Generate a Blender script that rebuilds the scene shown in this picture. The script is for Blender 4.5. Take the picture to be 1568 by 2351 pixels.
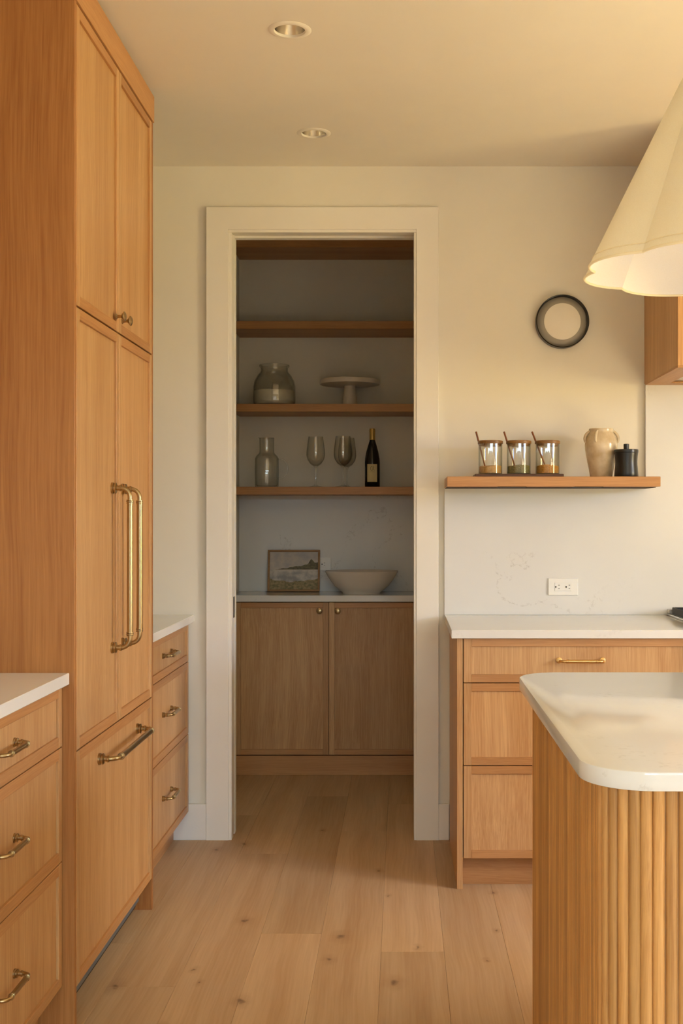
import bpy, bmesh, math, random
from mathutils import Vector, Matrix

for o in list(bpy.data.objects):
    bpy.data.objects.remove(o)
S = bpy.context.scene
C = S.collection
PI = math.pi
rnd = random.Random(7)

# ------------------------------------------------------------------ camera
CAM_H = 1.312
cd = bpy.data.cameras.new('camera')
cam = bpy.data.objects.new('camera', cd)
C.objects.link(cam)
cam.location = (0, 0, CAM_H)
cam.rotation_euler = (PI / 2, 0, 0)
cd.sensor_fit = 'VERTICAL'
cd.sensor_height = 36.0
cd.sensor_width = 24.0
cd.lens = 2712.0 / 2351.0 * 36.0
cd.shift_x = -138.0 / 2351.0
cd.shift_y = 11.5 / 2351.0
cd.clip_start = 0.05
S.camera = cam

# ------------------------------------------------------------------ world, light, exposure
W = bpy.data.worlds.new('world')
S.world = W
W.use_nodes = True
W.node_tree.nodes['Background'].inputs[0].default_value = (0.80, 0.88, 1.0, 1)
W.node_tree.nodes['Background'].inputs[1].default_value = 0.10

ROOM_R, ROOM_F = 4.3, -3.4          # right wall x, glazed wall behind the camera y
PANES = [(-0.55, 0.25), (0.40, 1.20), (1.35, 2.15), (2.30, 3.10)]     # glass doors behind the camera
SIDE_WINDOWS = [(-2.2, -0.6), (0.85, 1.80), (1.95, 2.90)]                # windows in the right wall; the rearmost added to let sun onto the floor


def area(name, loc, aim, sx, sy, power, col, spread=180):
    ld = bpy.data.lights.new(name, 'AREA')
    ld.shape = 'RECTANGLE'
    ld.size, ld.size_y = sx, sy
    ld.energy = power
    ld.color = col
    ld.spread = math.radians(spread)
    o = bpy.data.objects.new(name, ld)
    C.objects.link(o)
    o.location = loc
    o.rotation_euler = Vector(aim).to_track_quat('-Z', 'Y').to_euler()
    return o


EVENING = (1.0, 0.79, 0.35)          # low warm daylight at the window beside the range wall
area('sky_beyond_terrace', (1.2, ROOM_F - 4, 3.9), (0, 1, -0.3), 8, 3.4, 2850, (0.55, 0.77, 0.92))
area('sky_beyond_garden', (ROOM_R + 4, 1.0, 3.7), (-1, 0, -0.3), 8, 3.4, 2500, (0.14, 0.40, 1.0))
a, b = SIDE_WINDOWS[2]
area('window_daylight', (ROOM_R - 0.02, (a + b) / 2, 1.6), (-1, 0, -0.1), b - a - 0.1, 1.2, 89, EVENING, 160)
for x in (-0.30, 0.35, 1.0, 1.7):    # added strip lamps, unseen, for upright highlights on the glassware
    area('highlight_strip', (x, ROOM_F + 0.02, 1.15), (0, 1, 0), 0.14, 1.9, 3.0, (1, 0.96, 0.90))
sd = bpy.data.lights.new('sun', 'SUN')
sd.energy = 108
sd.angle = 0.02
sd.color = (0.72, 0.91, 0.98)
so = bpy.data.objects.new('sun', sd)
C.objects.link(so)
so.rotation_euler = Vector((-1, -0.2, -0.9)).to_track_quat('-Z', 'Y').to_euler()

S.view_settings.view_transform = 'Standard'
S.view_settings.look = 'None'
S.view_settings.gamma = 1
S.view_settings.use_curve_mapping = False
S.view_settings.exposure = -0.06


# ------------------------------------------------------------------ materials
def srgb(r, g, b):
    f = lambda c: (c / 255 / 12.92) if c / 255 <= 0.04045 else ((c / 255 + 0.055) / 1.055) ** 2.4
    return (f(r), f(g), f(b), 1)


class NT:
    def __init__(self, name):
        self.m = bpy.data.materials.new(name)
        self.m.use_nodes = True
        self.t = self.m.node_tree
        self.b = self.t.nodes['Principled BSDF']

    def n(self, kind, **kw):
        nd = self.t.nodes.new(kind)
        for k, v in kw.items():
            if hasattr(nd, k):
                setattr(nd, k, v)
            else:
                nd.inputs[k].default_value = v
        return nd

    def l(self, a, b):
        self.t.links.new(a, b)

    def math(self, op, a, b=None, clamp=False):
        nd = self.t.nodes.new('ShaderNodeMath')
        nd.operation = op
        nd.use_clamp = clamp
        for i, v in enumerate((a, b)):
            if v is None:
                continue
            if hasattr(v, 'is_output'):
                self.l(v, nd.inputs[i])
            else:
                nd.inputs[i].default_value = v
        return nd.outputs[0]

    def mix(self, fac, a, b, mode='MIX'):
        nd = self.t.nodes.new('ShaderNodeMix')
        nd.data_type = 'RGBA'
        nd.blend_type = mode
        for s, v in ((nd.inputs[0], fac), (nd.inputs[6], a), (nd.inputs[7], b)):
            if hasattr(v, 'is_output'):
                self.l(v, s)
            else:
                s.default_value = v
        return nd.outputs[2]

    def rng(self, v, a, b, c=0.0, d=1.0):
        nd = self.t.nodes.new('ShaderNodeMapRange')
        self.l(v, nd.inputs[0])
        for i, x in enumerate((a, b, c, d)):
            nd.inputs[i + 1].default_value = x
        return nd.outputs[0]

    def set(self, **kw):
        for k, v in kw.items():
            self.b.inputs[k.replace('_', ' ')].default_value = v

    def bump(self, h, strength, dist=0.001):
        nd = self.t.nodes.new('ShaderNodeBump')
        nd.inputs['Strength'].default_value = strength
        nd.inputs['Distance'].default_value = dist
        self.l(h, nd.inputs['Height'])
        self.l(nd.outputs[0], self.b.inputs['Normal'])


def plain(name, col, rough=0.5, metal=0.0, spec=0.5, noise=0.0):
    k = NT(name)
    k.set(Base_Color=col, Roughness=rough, Metallic=metal)
    k.b.inputs['Specular IOR Level'].default_value = spec
    if noise:
        nz = k.n('ShaderNodeTexNoise', Scale=6.0, Detail=4.0)
        tc = k.n('ShaderNodeTexCoord')
        k.l(tc.outputs['Object'], nz.inputs['Vector'])
        f = k.rng(nz.outputs[0], 0.3, 0.7, 1 - noise, 1 + noise)
        cm = k.n('ShaderNodeVectorMath', operation='SCALE')
        cm.inputs[0].default_value = col[:3]
        k.l(f, cm.inputs['Scale'])
        k.l(cm.outputs[0], k.b.inputs['Base Color'])
    return k.m


def oak(name, axis, light, dark, fine=230.0, band=14.0, rough=0.42, vary=0.10, contrast=1.0, skew=0.0):
    k = NT(name)
    tc = k.n('ShaderNodeTexCoord')
    oi = k.n('ShaderNodeObjectInfo')
    off = k.n('ShaderNodeVectorMath', operation='SCALE')
    off.inputs[0].default_value = (7.3, 11.9, 5.1)
    k.l(oi.outputs['Random'], off.inputs['Scale'])
    add = k.n('ShaderNodeVectorMath', operation='ADD')
    k.l(tc.outputs['Object'], add.inputs[0])
    k.l(off.outputs[0], add.inputs[1])
    # gentle wander of the grain
    wn = k.n('ShaderNodeTexNoise', Scale=1.6, Detail=1.0)
    k.l(add.outputs[0], wn.inputs['Vector'])
    wv = k.n('ShaderNodeVectorMath', operation='SCALE')
    k.l(wn.outputs['Color'], wv.inputs[0])
    wv.inputs['Scale'].default_value = 0.05 + skew
    add2 = k.n('ShaderNodeVectorMath', operation='ADD')
    k.l(add.outputs[0], add2.inputs[0])
    k.l(wv.outputs[0], add2.inputs[1])

    def stretched(scale, st):
        mp = k.n('ShaderNodeMapping')
        s = [scale] * 3
        s[axis] = scale * st
        mp.inputs['Scale'].default_value = s
        k.l(add2.outputs[0], mp.inputs['Vector'])
        return mp.outputs[0]
    n1 = k.n('ShaderNodeTexNoise', Scale=1.0, Detail=3.0, Roughness=0.6)
    k.l(stretched(fine, 0.018), n1.inputs['Vector'])
    n2 = k.n('ShaderNodeTexNoise', Scale=1.0, Detail=2.0, Roughness=0.5)
    k.l(stretched(band, 0.03), n2.inputs['Vector'])
    n3 = k.n('ShaderNodeTexNoise', Scale=1.0, Detail=2.0)
    k.l(stretched(fine * 3, 0.02), n3.inputs['Vector'])
    a = k.rng(n1.outputs[0], 0.32, 0.68)
    b = k.rng(n2.outputs[0], 0.30, 0.70)
    c = k.rng(n3.outputs[0], 0.40, 0.75)
    s1 = k.math('MULTIPLY', a, 0.42 * contrast)
    s2 = k.math('MULTIPLY', b, 0.50)
    s3 = k.math('MULTIPLY', c, 0.22 * contrast)
    f = k.math('ADD', k.math('ADD', s1, s2), s3, clamp=True)
    col = k.mix(f, light, dark)
    v = k.rng(oi.outputs['Random'], 0, 1, 1 - vary, 1 + vary)
    sc = k.n('ShaderNodeVectorMath', operation='SCALE')
    k.l(col, sc.inputs[0])
    k.l(v, sc.inputs['Scale'])
    k.l(sc.outputs[0], k.b.inputs['Base Color'])
    k.set(Roughness=rough)
    k.b.inputs['Specular IOR Level'].default_value = 0.35
    k.bump(n1.outputs[0], 0.12, 0.0006)
    return k.m


OL, OD = srgb(214, 172, 120), srgb(180, 132, 83)
HL, HD = srgb(200, 150, 98), srgb(168, 116, 68)      # boards with the grain lying across look deeper
OAK_V = oak('oak_vertical', 2, OL, OD, contrast=1.35)
OAK_X = oak('oak_along_x', 0, HL, HD, vary=0.06)
OAK_Y = oak('oak_along_y', 1, HL, HD, vary=0.06)
OAK_SLAT = oak('oak_slat', 2, srgb(212, 162, 98), srgb(168, 115, 59), fine=170, band=30, vary=0.17)
OAK_SHADED = oak('oak_shaded_side', 2, srgb(186, 130, 74), srgb(146, 90, 43), fine=150, band=9, vary=0.02, skew=-0.02)  # same oak, colour darkened to stand for shade on the side panels

KNOTS = [(-.51, 3.84, .022), (-.19, 3.69, .028), (-.215, 3.50, .018), (-.02, 3.33, .026), (-.435, 3.20, .022),
         (-.085, 4.38, .016), (-.33, 4.95, .016), (.32, 4.13, .014), (-.045, 4.09, .010), (-.63, 4.74, .022),
         (-.73, 4.66, .02), (-.60, 3.42, .012), (-.57, 3.33, .012), (-.62, 3.04, .016), (.05, 3.6, .012),
         (-.80, 3.30, .022), (-.98, 3.03, .02), (.25, 3.5, .01), (.3, 3.75, .012)]


def floor_mat():
    k = NT('oak_floor_plank')
    tc = k.n('ShaderNodeTexCoord')
    ge = k.n('ShaderNodeNewGeometry')
    oi = k.n('ShaderNodeObjectInfo')
    off = k.n('ShaderNodeVectorMath', operation='SCALE')
    off.inputs[0].default_value = (17.3, 31.9, 5.1)
    k.l(oi.outputs['Random'], off.inputs['Scale'])
    add = k.n('ShaderNodeVectorMath', operation='ADD')
    k.l(ge.outputs['Position'], add.inputs[0])
    k.l(off.outputs[0], add.inputs[1])
    wn = k.n('ShaderNodeTexNoise', Scale=2.2, Detail=2.0)
    k.l(add.outputs[0], wn.inputs['Vector'])
    wv = k.n('ShaderNodeVectorMath', operation='SCALE')
    k.l(wn.outputs['Color'], wv.inputs[0])
    wv.inputs['Scale'].default_value = 0.03
    add2 = k.n('ShaderNodeVectorMath', operation='ADD')
    k.l(add.outputs[0], add2.inputs[0])
    k.l(wv.outputs[0], add2.inputs[1])

    def st(sx, sy):
        mp = k.n('ShaderNodeMapping')
        mp.inputs['Scale'].default_value = (sx, sy, 1)
        k.l(add2.outputs[0], mp.inputs['Vector'])
        return mp.outputs[0]
    n1 = k.n('ShaderNodeTexNoise', Scale=1.0, Detail=4.0)
    k.l(st(150, 4), n1.inputs['Vector'])
    n2 = k.n('ShaderNodeTexNoise', Scale=1.0, Detail=3.0)
    k.l(st(16, 0.7), n2.inputs['Vector'])
    f = k.math('ADD', k.math('MULTIPLY', k.rng(n1.outputs[0], .3, .7), 0.35),
               k.math('MULTIPLY', k.rng(n2.outputs[0], .3, .7), 0.6), clamp=True)
    col = k.mix(f, srgb(214, 182, 144), srgb(184, 146, 106))
    v = k.rng(oi.outputs['Random'], 0, 1, 0.87, 1.07)
    sc = k.n('ShaderNodeVectorMath', operation='SCALE')
    k.l(col, sc.inputs[0])
    k.l(v, sc.inputs['Scale'])
    wob = k.n('ShaderNodeTexNoise', Scale=30.0, Detail=3.0)
    k.l(ge.outputs['Position'], wob.inputs['Vector'])
    wo = k.n('ShaderNodeVectorMath', operation='MULTIPLY_ADD')
    k.l(wob.outputs['Color'], wo.inputs[0])
    wo.inputs[1].default_value = (.026, .05, 0)
    k.l(ge.outputs['Position'], wo.inputs[2])
    acc = None
    for x, y, r in KNOTS:
        sb = k.n('ShaderNodeVectorMath', operation='SUBTRACT')
        k.l(wo.outputs[0], sb.inputs[0])
        sb.inputs[1].default_value = (x + .013, y + .025, 0)
        ml = k.n('ShaderNodeVectorMath', operation='MULTIPLY')
        k.l(sb.outputs[0], ml.inputs[0])
        ml.inputs[1].default_value = (1 / r, 0.55 / r, 0)
        ln = k.n('ShaderNodeVectorMath', operation='LENGTH')
        k.l(ml.outputs[0], ln.inputs[0])
        d = ln.outputs['Value']
        acc = d if acc is None else k.math('MINIMUM', acc, d)
    halo = k.rng(acc, 0.2, 1.6, 0.35, 0.0)
    core = k.rng(acc, 0.10, 0.5, 0.6, 0.0)
    c2 = k.mix(halo, sc.outputs[0], srgb(140, 100, 66))
    c3 = k.mix(core, c2, srgb(70, 50, 36))
    k.l(c3, k.b.inputs['Base Color'])
    k.set(Roughness=0.5)
    k.b.inputs['Specular IOR Level'].default_value = 0.3
    k.bump(n1.outputs[0], 0.08, 0.0006)
    return k.m


FLOOR = floor_mat()


def quartz(name, rough, veins):
    k = NT(name)
    ge = k.n('ShaderNodeNewGeometry')
    nz = k.n('ShaderNodeTexNoise', Scale=1.9, Detail=9.0, Roughness=0.62, Distortion=0.7)
    k.l(ge.outputs['Position'], nz.inputs['Vector'])
    rd = k.math('ABSOLUTE', k.math('SUBTRACT', nz.outputs[0], 0.5))
    vein = k.rng(rd, 0.0, 0.010, 1.0, 0.0)
    mk = k.n('ShaderNodeTexNoise', Scale=1.3, Detail=2.0)
    mp = k.n('ShaderNodeMapping')
    mp.inputs['Location'].default_value = (3.1, 1.7, 0.4)
    k.l(ge.outputs['Position'], mp.inputs['Vector'])
    k.l(mp.outputs[0], mk.inputs['Vector'])
    m1 = k.rng(mk.outputs[0], 0.50, 0.62)
    sp = k.n('ShaderNodeTexNoise', Scale=70.0, Detail=2.0)
    k.l(ge.outputs['Position'], sp.inputs['Vector'])
    m2 = k.rng(sp.outputs[0], 0.45, 0.62)
    f = k.math('MULTIPLY', k.math('MULTIPLY', vein, m1), k.math('MULTIPLY', m2, veins))
    cl = k.n('ShaderNodeTexNoise', Scale=2.5, Detail=3.0)
    k.l(ge.outputs['Position'], cl.inputs['Vector'])
    base = k.mix(k.rng(cl.outputs[0], .3, .7), srgb(229, 227, 222), srgb(224, 221, 216))
    col = k.mix(f, base, srgb(140, 126, 108))
    k.l(col, k.b.inputs['Base Color'])
    k.set(Roughness=rough)
    return k.m


QUARTZ = quartz('white_quartz_polished', 0.10, 0.17)
QUARTZ_H = quartz('white_quartz_honed', 0.42, 0.34)
WALLM = plain('warm_white_wall_paint', srgb(236, 229, 213), 0.75, spec=0.2, noise=0.01)
CEILM = plain('ceiling_paint', srgb(238, 230, 214), 0.85, spec=0.15, noise=0.01)
TRIM = plain('white_trim_enamel', srgb(240, 234, 222), 0.45, spec=0.4, noise=0.008)
BRASS = plain('aged_brass', (0.44, 0.32, 0.165, 1), 0.30, 1.0, noise=0.08)
BRASS_L = plain('satin_brass', (0.72, 0.48, 0.20, 1), 0.28, 1.0, noise=0.05)
STEEL = plain('satin_steel', (0.62, 0.60, 0.56, 1), 0.30, 1.0, noise=0.05)
REFLECT = plain('lamp_reflector', (0.93, 0.90, 0.84, 1), 0.22, 1.0, noise=0.03)
BLACK = plain('black_enamel', srgb(22, 21, 20), 0.32, noise=0.1)
IRON = plain('cast_iron', srgb(26, 25, 24), 0.55, noise=0.15)
GAP = plain('dark_shadow_gap', srgb(60, 42, 26), 0.8, noise=0.05)
KICK = plain('grey_toe_grille', srgb(112, 122, 130), 0.4, 0.4, noise=0.05)
PLATE = plain('white_plastic_plate', srgb(240, 238, 232), 0.35, noise=0.01)
CERAM = plain('cream_ceramic', srgb(222, 210, 192), 0.35, noise=0.03)
CERAM_W = plain('white_glazed_ceramic', srgb(226, 214, 198), 0.18, noise=0.02)
FLOUR = plain('white_flour', srgb(232, 224, 206), 0.9, noise=0.03)
DARKWOOD = oak('dark_walnut', 0, srgb(112, 78, 52), srgb(70, 46, 30), vary=0.05)
LIDWOOD = oak('acacia_lid', 0, srgb(152, 112, 62), srgb(110, 74, 38), fine=160, vary=0.08)
SPOONWOOD = oak('spoon_wood', 2, srgb(150, 92, 54), srgb(112, 64, 34), vary=0.05)
FRAMEWOOD = oak('frame_wood', 0, srgb(176, 132, 80), srgb(140, 100, 58), vary=0.03)
SLOT = plain('socket_slot', srgb(40, 38, 36), 0.6, noise=0.05)
GREYMET = plain('grey_metal_dish', srgb(158, 150, 136), 0.5, 0.0, noise=0.05)


def stoneware():
    k = NT('beige_stoneware_glaze')
    tc = k.n('ShaderNodeTexCoord')
    n = k.n('ShaderNodeTexNoise', Scale=22.0, Detail=5.0)
    k.l(tc.outputs['Object'], n.inputs['Vector'])
    c = k.mix(k.rng(n.outputs[0], .35, .7), srgb(226, 208, 176), srgb(196, 170, 132))
    k.l(c, k.b.inputs['Base Color'])
    k.set(Roughness=0.2)
    k.bump(n.outputs[0], 0.15, 0.002)
    return k.m


STONE = stoneware()


def spice(name, a, b):
    k = NT(name)
    tc = k.n('ShaderNodeTexCoord')
    n = k.n('ShaderNodeTexNoise', Scale=260.0, Detail=3.0)
    k.l(tc.outputs['Object'], n.inputs['Vector'])
    k.l(k.mix(k.rng(n.outputs[0], .35, .65), a, b), k.b.inputs['Base Color'])
    k.set(Roughness=0.9)
    k.bump(n.outputs[0], 0.5, 0.002)
    return k.m


def glass(name, clear, edge):
    """thin-walled clear glass: see-through, reflecting by Fresnel, greener towards the edges"""
    k = NT(name)
    lw = k.n('ShaderNodeLayerWeight', Blend=0.5)
    f = lw.outputs['Facing']
    tr = k.n('ShaderNodeBsdfTransparent')
    k.l(k.mix(k.math('POWER', f, 3.0), clear, edge), tr.inputs['Color'])
    gl = k.n('ShaderNodeBsdfGlossy', Roughness=0.02)
    mx = k.n('ShaderNodeMixShader')
    k.l(k.math('ADD', k.math('MULTIPLY', k.math('POWER', f, 5.0), 0.6), 0.10), mx.inputs[0])
    k.l(tr.outputs[0], mx.inputs[1])
    k.l(gl.outputs[0], mx.inputs[2])
    k.l(mx.outputs[0], k.t.nodes['Material Output'].inputs[0])
    return k.m


GLASS = glass('clear_glass', (0.985, 0.99, 0.98, 1), (0.55, 0.57, 0.52, 1))
BOTTLE = plain('dark_bottle_glass', (0.012, 0.008, 0.004, 1), 0.08, noise=0.1)
FOIL = plain('gold_foil', srgb(196, 160, 84), 0.4, 0.6, noise=0.05)
PAPER = plain('cream_label_paper', srgb(222, 204, 150), 0.7, noise=0.02)
INK = plain('dark_label_ink', srgb(70, 60, 46), 0.7, noise=0.02)


def fabric(name, c1, c2, trans):
    k = NT(name)
    tc = k.n('ShaderNodeTexCoord')
    n = k.n('ShaderNodeTexNoise', Scale=500.0, Detail=2.0)
    k.l(tc.outputs['Object'], n.inputs['Vector'])
    col = k.mix(k.rng(n.outputs[0], .3, .7), c1, c2)
    k.l(col, k.b.inputs['Base Color'])
    k.set(Roughness=0.85)
    k.b.inputs['Specular IOR Level'].default_value = 0.1
    tr = k.n('ShaderNodeBsdfTranslucent')
    tr.inputs['Color'].default_value = c1
    mx = k.n('ShaderNodeMixShader')
    mx.inputs[0].default_value = trans
    k.l(k.b.outputs[0], mx.inputs[1])
    k.l(tr.outputs[0], mx.inputs[2])
    k.l(mx.outputs[0], k.t.nodes['Material Output'].inputs[0])
    return k.m


FABRIC = fabric('cream_shade_fabric', srgb(252, 244, 222), srgb(246, 236, 210), 0.40)
LINING = fabric('white_shade_lining', srgb(252, 248, 246), srgb(248, 243, 240), 0.22)
PIPING = plain('cream_shade_piping', srgb(246, 232, 196), 0.7, spec=0.1, noise=0.01)


# ------------------------------------------------------------------ mesh building
ORIG = {}


def origin_of(parent):
    p = parent
    while p is not None and p.parent is not None:
        p = p.parent
    return ORIG.get(p.name, Vector((0, 0, 0))) if p is not None else Vector((0, 0, 0))


class MB:
    def __init__(self):
        self.bm = bmesh.new()

    def box(self, x0, x1, y0, y1, z0, z1, bev=0.0, seg=1):
        t = bmesh.new()
        bmesh.ops.create_cube(t, size=1.0)
        for v in t.verts:
            v.co = Vector((x0 + (v.co.x + .5) * (x1 - x0), y0 + (v.co.y + .5) * (y1 - y0), z0 + (v.co.z + .5) * (z1 - z0)))
        if bev:
            bmesh.ops.bevel(t, geom=list(t.edges), offset=bev, segments=seg, affect='EDGES', profile=0.5)
        self._merge(t)
        return self

    def _merge(self, t, mat=None):
        if mat is not None:
            bmesh.ops.transform(t, matrix=mat, verts=t.verts)
        me = bpy.data.meshes.new('tmp')
        t.to_mesh(me)
        t.free()
        self.bm.from_mesh(me)
        bpy.data.meshes.remove(me)

    def lathe(self, prof, c, axis=(0, 0, 1), seg=32, sx=1.0, sy=1.0, cap=None, closed=False):
        """profile of (radius, height) revolved about axis through c; closed joins last to first"""
        t = bmesh.new()
        rings = []
        for r, h in prof:
            if r < 1e-6:
                rings.append([t.verts.new((0, 0, h))])
            else:
                rr = [min(r, cap(2 * PI * i / seg)) if cap else r for i in range(seg)]
                rings.append([t.verts.new((rr[i] * math.cos(2 * PI * i / seg) * sx, rr[i] * math.sin(2 * PI * i / seg) * sy, h)) for i in range(seg)])
        pairs = list(zip(rings, rings[1:]))
        if closed:
            pairs.append((rings[-1], rings[0]))
        for a, b in pairs:
            for i in range(seg):
                j = (i + 1) % seg
                vs = []
                if len(a) == 1 and len(b) == 1:
                    continue
                if len(a) == 1:
                    vs = [a[0], b[j], b[i]]
                elif len(b) == 1:
                    vs = [a[i], a[j], b[0]]
                else:
                    vs = [a[i], a[j], b[j], b[i]]
                t.faces.new(vs)
        q = Vector(axis).to_track_quat('Z', 'Y')
        self._merge(t, Matrix.Translation(Vector(c)) @ q.to_matrix().to_4x4())
        return self

    def tube(self, pts, rad, seg=12):
        pts = [Vector(p) for p in pts]
        rs = rad if isinstance(rad, (list, tuple)) else [rad] * len(pts)
        t = bmesh.new()
        rings = []
        prev = None
        for i, p in enumerate(pts):
            d = (pts[min(i + 1, len(pts) - 1)] - pts[max(i - 1, 0)]).normalized()
            if prev is None:
                u = d.orthogonal().normalized()
            else:
                u = (prev - d * prev.dot(d)).normalized()
            prev = u
            w = d.cross(u)
            rings.append([t.verts.new(p + (u * math.cos(2 * PI * k / seg) + w * math.sin(2 * PI * k / seg)) * rs[i]) for k in range(seg)])
        for a, b in zip(rings, rings[1:]):
            for i in range(seg):
                j = (i + 1) % seg
                t.faces.new([a[i], a[j], b[j], b[i]])
        t.faces.new(list(reversed(rings[0])))
        t.faces.new(rings[-1])
        self._merge(t)
        return self

    def prism(self, poly, z0, z1, bev=0.0, swap=None):
        """polygon in xy extruded over z; swap='xz' makes it polygon in xz extruded over y"""
        t = bmesh.new()
        f = (lambda a, b, c: (a, b, c)) if swap is None else (lambda a, b, c: (a, c, b))
        lo = [t.verts.new(f(x, y, z0)) for x, y in poly]
        hi = [t.verts.new(f(x, y, z1)) for x, y in poly]
        n = len(poly)
        t.faces.new(list(reversed(lo)))
        top = t.faces.new(hi)
        for i in range(n):
            j = (i + 1) % n
            t.faces.new([lo[i], lo[j], hi[j], hi[i]])
        bmesh.ops.recalc_face_normals(t, faces=t.faces)
        if bev:
            es = [e for e in t.edges if (e.verts[0] in lo) == (e.verts[1] in lo)]
            bmesh.ops.bevel(t, geom=es, offset=bev, segments=2, affect='EDGES', profile=0.5)
        self._merge(t)
        return self

    def raw(self, verts, faces):
        t = bmesh.new()
        vs = [t.verts.new(v) for v in verts]
        for f in faces:
            t.faces.new([vs[i] for i in f])
        self._merge(t)
        return self

    def build(self, name, mat, parent=None, smooth=False, angle=35, label=None, at=None, fixn=True):
        bm = self.bm
        o0 = origin_of(parent) if at is None else Vector(at)
        for v in bm.verts:
            v.co -= o0
        if fixn:
            bmesh.ops.recalc_face_normals(bm, faces=bm.faces)
        me = bpy.data.meshes.new(name)
        bm.to_mesh(me)
        bm.free()
        me.materials.append(mat)
        if smooth:
            me.polygons.foreach_set('use_smooth', [True] * len(me.polygons))
            me.set_sharp_from_angle(angle=math.radians(angle))
        ob = bpy.data.objects.new(name, me)
        C.objects.link(ob)
        if parent is not None:
            ob.parent = parent
        else:
            ob.location = o0
            ORIG[ob.name] = o0.copy()
        if label:
            ob['label'] = label
        return ob


def thing(name, loc, label, cat, group=None):
    o = bpy.data.objects.new(name, None)
    C.objects.link(o)
    o.location = loc
    o.empty_display_size = 0.05
    o['label'] = label
    o['category'] = cat
    if group:
        o['group'] = group
    ORIG[o.name] = Vector(loc)
    return o


def tag(o, label, cat, group=None):
    o['label'] = label
    o['category'] = cat
    if group:
        o['group'] = group
    return o


def struct(o, label=None):
    o['kind'] = 'structure'
    if label:
        o['label'] = label
    return o


def rrect(x0, x1, y0, y1, r, seg=12, corners=(1, 1, 1, 1)):
    """rounded rectangle, corners order: (x0,y0) (x1,y0) (x1,y1) (x0,y1)"""
    pts = []
    for (cx, cy, a0, on, px, py) in ((x0 + r, y0 + r, PI, corners[0], x0, y0), (x1 - r, y0 + r, 1.5 * PI, corners[1], x1, y0),
                                     (x1 - r, y1 - r, 0, corners[2], x1, y1), (x0 + r, y1 - r, .5 * PI, corners[3], x0, y1)):
        if on:
            for i in range(seg + 1):
                a = a0 + .5 * PI * i / seg
                pts.append((cx + r * math.cos(a), cy + r * math.sin(a)))
        else:
            pts.append((px, py))
    return pts


# ------------------------------------------------------------------ the setting
WALL = 4.81          # kitchen face of the wall with the doorway
LEFT = -1.49
CEIL = 2.74
PB, PL, PR = 6.33, -0.87, 0.14      # pantry back, left and right faces
OPL, OPR, OPT = -0.70, 0.06, 2.477  # rough opening

fl = struct(MB().box(LEFT - .12, ROOM_R + .12, ROOM_F - .12, PB + .12, -0.16, -0.016).build('floor', FLOOR), 'wide plank oak floor, pale and knotty')
PW = 0.19
row0 = -0.252
JOINTS = {-1: [1.9, 3.72, 5.55], 1: [1.62, 3.566, 5.4], 0: [0.9, 2.75, 4.935], -2: [0.3, 2.45, 4.6], 2: [.6, 2.6, 4.75], -3: [1.2, 3.30, 5.2]}
n0 = math.floor((LEFT - .1 - row0) / PW)
n1 = math.ceil((ROOM_R + .1 - row0) / PW)
for i in range(n0, n1):
    x0, x1 = max(row0 + i * PW, LEFT - .1), min(row0 + (i + 1) * PW, ROOM_R + .1)
    if x1 - x0 < .01:
        continue
    js = JOINTS.get(i)
    if js is None:
        js = []
        y = ROOM_F + rnd.uniform(.4, 1.9)
        while y < PB:
            js.append(y)
            y += rnd.uniform(1.7, 2.2)
    else:
        y = js[0] - 1.9
        while y > ROOM_F:
            js = [y] + js
            y -= 1.9
    ends = [ROOM_F - .1] + [j for j in js if ROOM_F < j < PB - .2] + [PB + .1]
    for a, b in zip(ends, ends[1:]):
        MB().box(x0 + .0002, x1 - .0002, a + .0002, b - .0002, -.0155, 0, bev=.0006).build('plank', FLOOR, fl)

# ceiling with two round openings for the recessed lamps
CANS = [(-0.328, 3.464), (-0.327, 4.396)]
CR = 0.0500


def ceiling():
    m = MB()
    x0, x1, y0, y1 = LEFT - .12, ROOM_R + .12, ROOM_F - .12, PB + .12
    hs = 0.12
    xs = CANS[0][0] - hs, CANS[0][0] + hs
    z = CEIL

    def q(a, b, c, d):
        m.raw([(a, c, z), (b, c, z), (b, d, z), (a, d, z)], [(0, 3, 2, 1)])
    q(x0, xs[0], y0, y1)
    q(xs[1], x1, y0, y1)
    ys = [y0]
    for cx, cy in CANS:
        ys += [cy - hs, cy + hs]
    ys.append(y1)
    for k in range(0, len(ys), 2):
        q(xs[0], xs[1], ys[k], ys[k + 1])
    for cx, cy in CANS:
        n = 48
        vs, fs = [], []
        for i in range(n):
            a = 2 * PI * i / n
            c, s = math.cos(a), math.sin(a)
            k = hs / max(abs(c), abs(s))
            ox = min(max(cx + c * k, xs[0]), xs[1])
            vs.append((cx + c * CR, cy + s * CR, z))
            vs.append((ox, cy + s * k, z))
        # exact corners
        for i in range(n):
            j = (i + 1) % n
            fs.append((2 * i, 2 * i + 1, 2 * j + 1, 2 * j))
        m.raw(vs, fs)
    m.box(x0, x1, y0, y1, 2.95, 3.05)
    m.box(x0, x0 + .02, y0, y1, z, 2.95).box(x1 - .02, x1, y0, y1, z, 2.95)
    m.box(x0, x1, y0, y0 + .02, z, 2.95).box(x0, x1, y1 - .02, y1, z, 2.95)
    return m.build('ceiling', CEILM, fixn=False)


struct(ceiling(), 'smooth warm white ceiling')

WT = 0.12
struct(MB().box(LEFT - .12, OPL, WALL, WALL + WT, 0, CEIL).box(OPR, ROOM_R + .12, WALL, WALL + WT, 0, CEIL)
       .box(OPL, OPR, WALL, WALL + WT, OPT, CEIL).build('wall_back', WALLM), 'warm white wall around the pantry doorway')
struct(MB().box(LEFT - .12, LEFT, ROOM_F - .12, WALL, 0, CEIL).build('wall_left', WALLM))


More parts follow.
